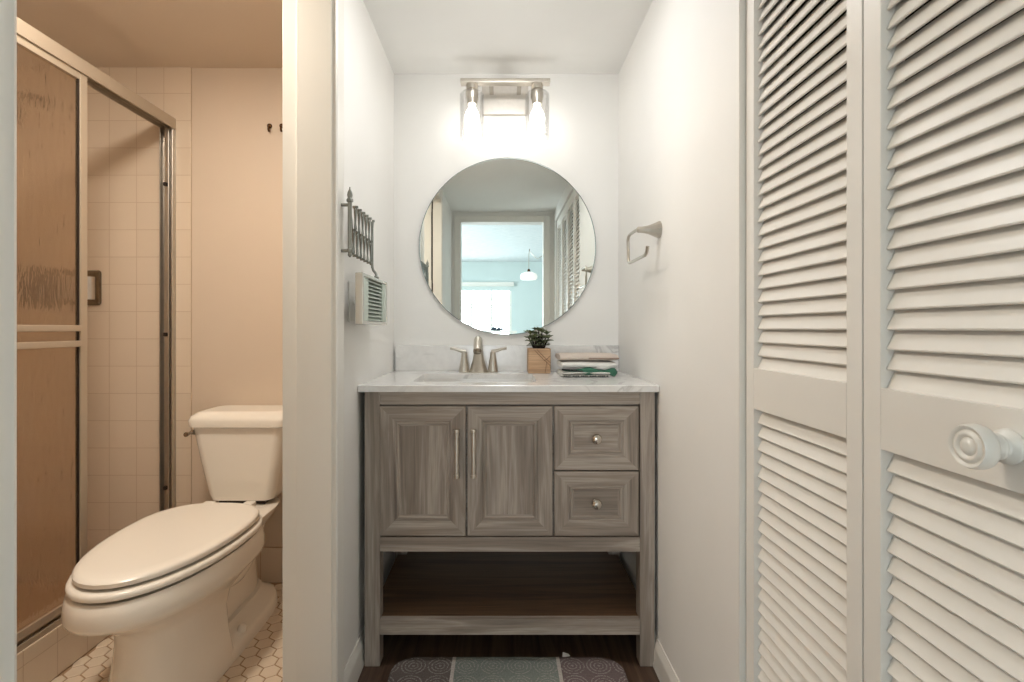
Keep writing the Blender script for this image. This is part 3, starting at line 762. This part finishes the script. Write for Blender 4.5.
# green fold: a soft roll that bulges in the middle and at the right end
rings = []
for k in range(23):
    u = k/22; x = TX0+0.004 + (TX1-TX0)*u
    r = 0.003 + 0.0115*math.exp(-((u-0.47)/0.16)**2) + 0.0135*math.exp(-((u-0.93)/0.10)**2)
    if k in (0, 22): r *= 0.35
    zc = TZ+0.024 - 0.003*math.sin(u*3.0) - (0.006 if u > 0.8 else 0.0)*min(1, (u-0.8)*8 if u > 0.8 else 0)
    zc = max(zc, TZ + r*0.95 + 0.0005)
    rings.append([Vector((x, TY0+0.012 + 0.85*r*math.cos(2*PI*q/14)*1.2, zc + r*math.sin(2*PI*q/14))) for q in range(14)])
loft(bm, rings); obj('green_fold', bm, m_tg, t)
bm = NB()
rings = []
for k in range(10):
    u = k/9; x = TX0+0.001 + 0.075*u
    rings.append([Vector((x, TY0+0.004+0.006*math.cos(2*PI*q/10), TZ+0.0275-0.006*u + 0.0028*math.sin(2*PI*q/10))) for q in range(10)])
loft(bm, rings); obj('black_edge', bm, m_blk, t)
bm = NB(); folded(bm, TX0, TX1-0.002, TY0+0.004, TY1, TZ+0.031, 0.024, 1, 5, sag=0.006)
rings = []
for k in range(13):
    u = k/12; x = 0.345 + 0.062*u; r = 0.002+0.012*math.sin(PI*u)
    rings.append([Vector((x, TY0+0.012 + r*math.cos(2*PI*q/12), TZ+0.040 + r*0.9*math.sin(2*PI*q/12))) for q in range(12)])
loft(bm, rings); obj('upper_layer', bm, m_tw2, t)
t = thing('folded_towel', (0.33, 1.99, TZ+0.0555), 'plain beige towel folded flat on top of the white and green towel', 'towel')
bm = NB(); folded(bm, TX0-0.002, TX1+0.012, TY0+0.02, TY1+0.02, TZ+0.0562, 0.026, 1, 11); obj('folds', bm, m_tb, t)
m_tan = towel_mat('crease_shade', (150, 128, 112))
bm = NB(); box(bm, 0.325, TX1+0.012, TY0+0.0125, TY0+0.02, TZ+0.066, TZ+0.0695, 0.001); obj('crease_strip', bm, m_tan, t)  # taupe strip paints the shade in the fold crease

# ------------------------------------------------------------------ rug
m, nt, b = newmat('panelled_rug_pile')
tc = nt.nodes.new('ShaderNodeNewGeometry'); sep = nt.nodes.new('ShaderNodeSeparateXYZ'); nt.links.new(tc.outputs['Position'], sep.inputs[0])
X, Y = sep.outputs[0], sep.outputs[1]
gL = mth(nt, 'GREATER_THAN', X, -0.146); gR = mth(nt, 'GREATER_THAN', X, 0.184)
base = mixc(nt, gL, lin((118, 108, 104)), lin((142, 150, 144))); base = mixc(nt, gR, base, lin((128, 112, 112)))
cx_ = mth(nt, 'SUBTRACT', mth(nt, 'FRACT', mth(nt, 'DIVIDE', mth(nt, 'ADD', X, 0.146), 0.0825)), 0.5)
cy_ = mth(nt, 'SUBTRACT', mth(nt, 'FRACT', mth(nt, 'DIVIDE', mth(nt, 'SUBTRACT', Y, 1.655), 0.0825)), 0.5)
rad = mth(nt, 'SQRT', mth(nt, 'ADD', mth(nt, 'MULTIPLY', cx_, cx_), mth(nt, 'MULTIPLY', cy_, cy_)))
ringf = mth(nt, 'MULTIPLY', mth(nt, 'GREATER_THAN', mth(nt, 'SINE', mth(nt, 'MULTIPLY', rad, 46.0)), 0.35), mth(nt, 'LESS_THAN', rad, 0.49))
nn = noise(nt, coords(nt), 220, 3)
patt = mth(nt, 'MULTIPLY', ringf, mth(nt, 'GREATER_THAN', nn, 0.46))
base = mixc(nt, mth(nt, 'MULTIPLY', patt, 0.55), base, lin((190, 186, 180)))
l1 = mth(nt, 'LESS_THAN', mth(nt, 'ABSOLUTE', mth(nt, 'SUBTRACT', X, -0.146)), 0.0055)
l2 = mth(nt, 'LESS_THAN', mth(nt, 'ABSOLUTE', mth(nt, 'SUBTRACT', X, 0.184)), 0.0055)
base = mixc(nt, mth(nt, 'MAXIMUM', l1, l2), base, lin((214, 206, 200)))
base = mixc(nt, 0.5, base, ramp(nt, nn, [(0.3, (0.45, 0.45, 0.45, 1)), (0.7, (1, 1, 1, 1))]), 'MULTIPLY')
nt.links.new(base, b.inputs['Base Color']); b.inputs['Roughness'].default_value = 1.0
bump(nt, b, nn, 0.8, 0.006); M['rug'] = m
t = thing('bath_rug', (0.024, 1.43, 0), 'grey green and mauve bath rug with circle pattern and rounded corners before the vanity', 'rug')
bm = NB()
rings = [[Vector((x, y, z)) for x, y in rrect(0.0235, 1.425, 0.3615-i, 0.238-i, 0.07, 8)] for i, z in ((0.004, 0.0008), (0, 0.004), (0, 0.009), (0.003, 0.013), (0.010, 0.0145))]
loft(bm, rings); obj('pile', bm, M['rug'], t)
bm = NB(); loft(bm, [[(0.200, 1.660, 0.012), (0.225, 1.662, 0.014), (0.222, 1.674, 0.013), (0.203, 1.672, 0.020)], [(0.200, 1.661, 0.0128), (0.225, 1.663, 0.0148), (0.222, 1.675, 0.0138), (0.203, 1.673, 0.0208)]]); tag(obj('care_tag', bm, M['trim'], t), 'tiny white care tag at the back edge')

# ------------------------------------------------------------------ louvered bifold closet doors (right)
DX0, DX1 = 0.5115, 0.5455
LEAF = 0.3475
def louver_panel(bm, y0, y1, z0, z1):
    pitch = 0.0271; nsl = int(round((z1-z0)/pitch)); p = (z1-z0)/nsl
    for i in range(nsl):
        zc = z0 + p*(i+0.5)
        ang = math.radians(65); c, s = math.cos(ang), math.sin(ang)
        hwid, ht = 0.0176, 0.0022
        xs = 0.5282
        prof = []
        for (a, b_) in ((-1, 0.5), (-0.93, 1), (0.93, 1), (1, 0.5), (1, -0.5), (0.93, -1), (-0.93, -1), (-1, -0.5)):
            dx, dz = a*hwid, b_*ht
            prof.append((xs + dx*c - dz*s, zc + dx*s + dz*c))     # outer (-x) edge hangs low
        loft(bm, [[Vector((x, y0, z)) for x, z in prof], [Vector((x, y1, z)) for x, z in prof]])
def leaf_door(n, y1, label, with_knob):
    y0 = y1-LEAF+0.003; st = 0.033
    bm = NB()
    box(bm, DX0, DX1, y0, y0+st, 0.012, 2.028, 0.0015); box(bm, DX0, DX1, y1-st, y1, 0.012, 2.028, 0.0015)
    for z0, z1 in ((0.012, 0.15), (0.906, 0.9885), (1.955, 2.028)): box(bm, DX0, DX1, y0+st, y1-st, z0, z1, 0.0012)
    o = obj('door_%d' % n, bm, M['door']); tag(o, label, 'louvered door', kind='structure')
    for z0, z1 in ((0.15, 0.906), (0.9885, 1.955)):
        bm = NB(); louver_panel(bm, y0+st+0.0005, y1-st-0.0005, z0, z1); obj('louver_panel', bm, M['door'], o, smooth=False)
    if with_knob:
        kz, ky = 0.9505, 0.5175
        bm = NB()
        lathe(bm, (DX0-0.0005, ky, kz), (-1, 0, 0), [(0, 0.0165), (0.003, 0.0180), (0.007, 0.0172), (0.009, 0.0125), (0.012, 0.0115), (0.014, 0.0135), (0.017, 0.0135), (0.019, 0.0115), (0.024, 0.0120), (0.027, 0.0170), (0.030, 0.0215), (0.033, 0.0226), (0.038, 0.0226), (0.042, 0.0220), (0.0445, 0.0206), (0.0442, 0.0186), (0.0424, 0.0172), (0.0426, 0.0158), (0.0446, 0.0142), (0.0450, 0.0122), (0.0436, 0.0104), (0.0424, 0.0092), (0.0432, 0.0076), (0.0448, 0.0062), (0.0452, 0.0035), (0.0452, 0.0005)], 40)
        tag(obj('knob', bm, M['trim'], o, ang=60), 'round white turned knob with concentric rings')
for i, (lab, kn) in enumerate((('white louvered bifold leaf beside the right wall, farthest from the viewer', False),
                               ('white louvered bifold leaf with the round knob at the right edge of the photo', True),
                               ('third louvered leaf, seen only in the round mirror', False),
                               ('fourth louvered leaf nearest the hall end, seen only in the round mirror', False))):
    leaf_door(i+1, 1.0755-i*LEAF, lab, kn)
bm = NB(); box(bm, XR+0.0, XR+0.06, 1.078, 1.0795, 0, 2.035)
struct('trim_5', bm, M['trim'], 'narrow white jamb strip where the right wall meets the louvered doors', 'door jamb')

# ------------------------------------------------------------------ toilet
TXC = -1.003
def egg(z, yf, yc, yb, hw, ef=1.0, eb=0.75, n=48, xc=TXC):
    out = []
    for k in range(n):
        a = 2*PI*k/n; c, s = math.cos(a), math.sin(a)
        if s < 0: x = hw*math.copysign(abs(c)**ef, c); y = yc - (yc-yf)*abs(s)**ef
        else: x = hw*math.copysign(abs(c)**eb, c); y = yc + (yb-yc)*abs(s)**eb
        out.append(Vector((xc+x, y, z)))
    return out
t = thing('toilet', (TXC, 1.75, 0), 'white elongated two piece toilet with closed lid', 'toilet')
bm = NB()
loft(bm, [egg(z, yf, yc, yb, hw, 0.95, eb) for z, yf, yc, yb, hw, eb in (
    (0.380, 1.290, 1.66, 1.895, 0.180, .75), (0.3845, 1.272, 1.66, 1.895, 0.192, .75), (0.378, 1.262, 1.66, 1.895, 0.199, .75), (0.355, 1.256, 1.66, 1.895, 0.204, .75), (0.330, 1.254, 1.66, 1.895, 0.206, .75), (0.318, 1.260, 1.66, 1.895, 0.203, .75),
    (0.302, 1.288, 1.66, 1.89, 0.190, .75), (0.280, 1.330, 1.65, 1.86, 0.168, .7), (0.255, 1.372, 1.64, 1.82, 0.146, .6), (0.225, 1.400, 1.63, 1.72, 0.126, .4), (0.18, 1.402, 1.62, 1.69, 0.122, .3), (0.10, 1.396, 1.62, 1.68, 0.134, .28), (0.04, 1.386, 1.62, 1.68, 0.147, .28), (0.0005, 1.380, 1.62, 1.68, 0.152, .28))])
# trapway body, deck and foot
loft(bm, [egg(z, yf, yc, yb, hw, 0.7, 0.6) for z, yf, yc, yb, hw in ((0.0005, 1.45, 1.78, 2.10, 0.155), (0.03, 1.45, 1.78, 2.098, 0.152), (0.046, 1.46, 1.78, 2.09, 0.142), (0.058, 1.5, 1.8, 2.07, 0.105), (0.075, 1.5, 1.8, 2.06, 0.092))])
loft(bm, [egg(z, yf, yc, yb, hw, 0.7, 0.6) for z, yf, yc, yb, hw in ((0.06, 1.55, 1.8, 2.06, 0.076), (0.15, 1.55, 1.8, 2.05, 0.070), (0.23, 1.55, 1.82, 2.05, 0.072), (0.30, 1.6, 1.84, 2.07, 0.090), (0.345, 1.65, 1.88, 2.10, 0.124), (0.372, 1.7, 1.9, 2.13, 0.138), (0.380, 1.7, 1.9, 2.13, 0.140), (0.3845, 1.7, 1.9, 2.125, 0.132))])
# trapway bulge on each side
for s in (-1, 1):
    tube(bm, smooth_path([(TXC+s*0.045, 1.66, 0.30), (TXC+s*0.048, 1.76, 0.22), (TXC+s*0.050, 1.86, 0.20), (TXC+s*0.050, 1.95, 0.25), (TXC+s*0.05, 2.00, 0.32)], 5), 0.042, 16)
bowl = obj('bowl', bm, M['porcelain'], t, ang=50)
for s in (-1, 1):
    bm = NB(); lathe(bm, (TXC+s*0.132, 1.745, 0.048), (s*0.15, 0, 1), [(0, 0.015), (0.006, 0.0155), (0.015, 0.0135), (0.022, 0.009), (0.024, 0.001)], 18); obj('bolt_cap', bm, M['seat'], bowl)
bm = NB()
loft(bm, [egg(z, yf, yc, 1.872, hw, 0.95, 0.7) for z, yf, yc, hw in ((0.3905, 1.276, 1.66, 0.192), (0.394, 1.266, 1.66, 0.199), (0.402, 1.264, 1.66, 0.2005), (0.409, 1.268, 1.66, 0.198), (0.412, 1.278, 1.66, 0.191))]); obj('seat', bm, M['seat'], t, ang=50)
bm = NB()
loft(bm, [egg(z, yf, yc, yb, hw, 0.95) for z, yf, yc, yb, hw in ((0.4175, 1.292, 1.66, 1.872, 0.182), (0.4205, 1.281, 1.66, 1.876, 0.189), (0.431, 1.280, 1.66, 1.876, 0.190), (0.4365, 1.287, 1.66, 1.872, 0.186), (0.4395, 1.300, 1.66, 1.864, 0.176), (0.4405, 1.33, 1.66, 1.86, 0.155))]); obj('lid', bm, M['seat'], t, ang=50)
for s in (-1, 1):
    bm = NB(); box(bm, TXC+s*0.075-0.02, TXC+s*0.075+0.02, 1.890, 1.93, 0.3895, 0.425, 0.006); obj('hinge', bm, M['seat'], t)
def rr(z, hx, y0, y1, r): return [Vector((x, y, z)) for x, y in rrect(TXC, (y0+y1)/2, hx, (y1-y0)/2, r, 6)]
bm = NB()
loft(bm, [rr(0.400, 0.112, 2.00, 2.15, 0.03), (rr(0.404, 0.120, 1.992, 2.155, 0.033)), rr(0.43, 0.130, 1.988, 2.16, 0.035), rr(0.55, 0.155, 1.978, 2.165, 0.037), rr(0.687, 0.180, 1.968, 2.168, 0.04)]); obj('tank', bm, M['porcelain'], t, ang=50)
bm = NB()
loft(bm, [rr(0.6885, 0.182, 1.964, 2.168, 0.04), rr(0.692, 0.191, 1.955, 2.172, 0.042), rr(0.715, 0.193, 1.952, 2.173, 0.042), rr(0.732, 0.186, 1.960, 2.171, 0.042), rr(0.744, 0.168, 1.980, 2.165, 0.04), rr(0.748, 0.15, 2.0, 2.15, 0.035)]); obj('tank_lid', bm, M['porcelain'], t, ang=50)
bm = NB(); box(bm, TXC-0.09, TXC+0.09, 2.01, 2.14, 0.3850, 0.3998, 0.002); obj('tank_gasket', bm, M['rubber'], t)
bm = NB(); cyl(bm, (TXC-0.172, 1.990, 0.668), (TXC-0.183, 1.990, 0.668), 0.010); tube(bm, [(TXC-0.183, 1.990, 0.668), (TXC-0.183, 1.970, 0.667), (TXC-0.179, 1.945, 0.668)], [0.006, 0.0065, 0.009], 12); tag(obj('flush_lever', bm, M['chrome'], t), 'chrome flush lever')

# ------------------------------------------------------------------ shower door
t = thing('shower_door', (-1.40, 1.3, 0.15), 'sliding shower door of obscure glass in an ivory metal frame', 'shower door')
SYE = YB-0.0065
bm = NB()
box(bm, -1.412, -1.366, BYF+0.001, SYE, 1.921, 1.944, 0.002); box(bm, -1.370, -1.362, BYF+0.001, SYE, 1.902, 1.948, 0.002); box(bm, -1.415, -1.410, BYF+0.001, SYE, 1.900, 1.944, 0.001); box(bm, -1.392, -1.390, BYF+0.001, SYE, 1.906, 1.922)
obj('header', bm, M['alum'], t)
bm = NB()
box(bm, -1.415, -1.362, BYF+0.001, SYE, 0.1505, 0.156, 0.001); box(bm, -1.366, -1.362, BYF+0.001, SYE, 0.155, 0.168, 0.001); box(bm, -1.415, -1.411, BYF+0.001, SYE, 0.155, 0.180, 0.001); box(bm, -1.392, -1.390, BYF+0.001, SYE, 0.155, 0.172)
obj('bottom_track', bm, M['alum'], t)
bm = NB()
box(bm, -1.414, -1.362, SYE-0.004, SYE, 0.171, 1.900, 0.001); box(bm, -1.370, -1.362, SYE-0.022, SYE-0.004, 0.171, 1.900, 0.003); box(bm, -1.414, -1.409, SYE-0.030, SYE-0.004, 0.171, 1.900, 0.0015); box(bm, -1.400, -1.378, SYE-0.020, SYE-0.004, 0.171, 1.900, 0.006)
jb = obj('wall_jamb', bm, M['chrome_b'], t)
for q in (183, 334.5, 489):
    z = CAMZ-(q-328)*2.13/FPX
    bm = NB(); box(bm, -1.396, -1.383, SYE-0.034, SYE-0.0202, z-0.008, z+0.008, 0.003); obj('bumper', bm, M['rubber'], jb)
def panel(xc, y0, y1):
    bm = NB(); st = 0.029; z0, z1 = 0.176, 1.903
    box(bm, xc-0.010, xc+0.010, y1-st, y1, z0, z1, 0.003); box(bm, xc-0.010, xc+0.010, y0, y0+st, z0, z1, 0.003)
    box(bm, xc-0.009, xc+0.009, y0+st, y1-st, z0, z0+0.026, 0.002); box(bm, xc-0.009, xc+0.009, y0+st, y1-st, z1-0.024, z1, 0.002)
    for za_ in (1.058, 1.008): box(bm, xc-0.002, xc+0.014, y0+st, y1-st, za_, za_+0.020, 0.003)
    p = obj('sliding_panel', bm, M['alum'], t)
    bm = NB(); box(bm, xc-0.0025, xc+0.0025, y0+st-0.004, y1-st-0.004, z0+0.02, z1-0.02)
    tag(obj('glass', bm, M['obscure'], p), 'rippled obscure glass')
    bm = NB(); box(bm, xc-0.004, xc+0.006, y1-st-0.006, y1-st-0.0005, z0+0.026, z1-0.024); obj('gasket', bm, M['rubber'], p)
panel(-1.378, 1.06, 1.716)
panel(-1.401, 0.42, 1.085)

# shower valve and shower head on the tiled end wall
SVX = -1.932
t = thing('shower_valve', (SVX, YB-0.006, 1.238), 'round dark shower valve blurred behind the lower part of the obscure glass', 'shower valve')
bm = NB(); lathe(bm, (SVX, YB-0.0065, 1.238), (0, -1, 0), [(0, 0.092), (0.004, 0.092), (0.012, 0.084), (0.016, 0.060)], 40); obj('escutcheon', bm, M['valvemetal'], t)
bm = NB(); lathe(bm, (SVX, YB-0.0228, 1.238), (0, -1, 0), [(0, 0.058), (0.012, 0.056), (0.03, 0.040), (0.05, 0.034), (0.056, 0.02)], 28); tube(bm, [(SVX, YB-0.07, 1.238), (SVX+0.05, YB-0.078, 1.236), (SVX+0.085, YB-0.085, 1.230)], [0.018, 0.016, 0.019], 14); obj('lever', bm, M['bronze'], t)
SDX = -1.747
t = thing('soap_dish', (SDX, YB-0.006, 1.17), 'chrome soap dish on the shower tiles beside the sliding panel edge', 'soap dish')
def vr_(hx_, hz_, d, r): return [Vector((x, YB-0.0065-d, z)) for x, z in rrect(SDX, 1.238, hx_, hz_, r, 6)]
bm = NB(); loft(bm, [vr_(0.072, 0.071, 0, 0.012), vr_(0.074, 0.073, 0.004, 0.012), vr_(0.070, 0.069, 0.012, 0.012), vr_(0.060, 0.058, 0.014, 0.010)]); obj('rim', bm, M['dkchrome'], t)
bm = NB(); loft(bm, [[Vector((SDX + 0.056*math.cos(a), YB-0.021 - 0.032*math.sin(a), z)) for a in [PI*k/12 for k in range(13)]] for z in (1.188, 1.282)]); obj('tray', bm, M['chrome_b'], t)
t = thing('wall_shower', (SVX, YB-0.006, 2.0), 'chrome shower head seen blurred through the upper obscure glass', 'shower head')
bm = NB(); lathe(bm, (SVX, YB-0.0065, 2.02), (0, -1, 0), [(0, 0.028), (0.004, 0.027), (0.012, 0.013)], 24); tube(bm, smooth_path([(SVX, YB-0.015, 2.02), (SVX, YB-0.08, 2.02), (SVX, YB-0.14, 1.99), (SVX, YB-0.17, 1.955)], 5), 0.0105, 14); obj('arm', bm, M['dkchrome'], t)
bm = NB(); lathe(bm, (SVX, YB-0.165, 1.955), (0, -0.6, -0.8), [(0, 0.016), (0.02, 0.022), (0.05, 0.050), (0.065, 0.055), (0.068, 0.048)], 28); obj('spray_face', bm, M['bronze'], t)

# wall screws above the toilet
for x, lab in ((-0.970, 'small dark screw hook on the beige wall, left one of the two'), (-0.918, 'small dark screw hook on the beige wall, right one touching the white jamb')):
    t = thing('screw_hook', (x, YB, 1.915), lab, 'screw', 'screw hooks above the toilet')
    bm = NB(); lathe(bm, (x, YB-0.0005, 1.919), (0, -1, 0), [(0, 0.0085), (0.004, 0.0105), (0.008, 0.009), (0.010, 0.004)], 14); obj('plate', bm, M['bronze'], t)
    bm = NB(); tube(bm, [(x, YB-0.006, 1.919), (x, YB-0.014, 1.912), (x, YB-0.014, 1.900), (x, YB-0.008, 1.895)], 0.0045, 10); obj('hook', bm, M['bronze'], t)

# fill lamps added on the bathroom and hall ceilings, out of the frame
t = thing('fill_lamp', (-1.0, 1.20, BZ), 'warm fill lamp added on the toilet room ceiling, just above the view', 'fill lamp')
bm = NB(); lathe(bm, (-1.0, 1.20, BZ-0.0005), (0, 0, -1), [(0, 0.13), (0.010, 0.13), (0.012, 0.122)], 40); obj('base', bm, M['trim'], t)
bm = NB(); lathe(bm, (-1.0, 1.20, BZ-0.013), (0, 0, -1), [(0, 0.120), (0.010, 0.117), (0.018, 0.09), (0.021, 0.001)], 36); obj('diffuser', bm, M['bathfill'], t)
t = thing('fill_lamp', (0.026, 1.45, CZ), 'round fill lamp added on the vanity hall ceiling, just above the view', 'fill lamp')  # unseen lamp added to fill the hall and vanity front
bm = NB(); lathe(bm, (0.026, 1.45, CZ-0.0005), (0, 0, -1), [(0, 0.12), (0.012, 0.12), (0.014, 0.11)], 40); obj('base', bm, M['trim'], t)
bm = NB(); lathe(bm, (0.026, 1.45, CZ-0.015), (0, 0, -1), [(0, 0.108), (0.012, 0.104), (0.022, 0.08), (0.026, 0.001)], 36); obj('diffuser', bm, M['hallfill'], t)
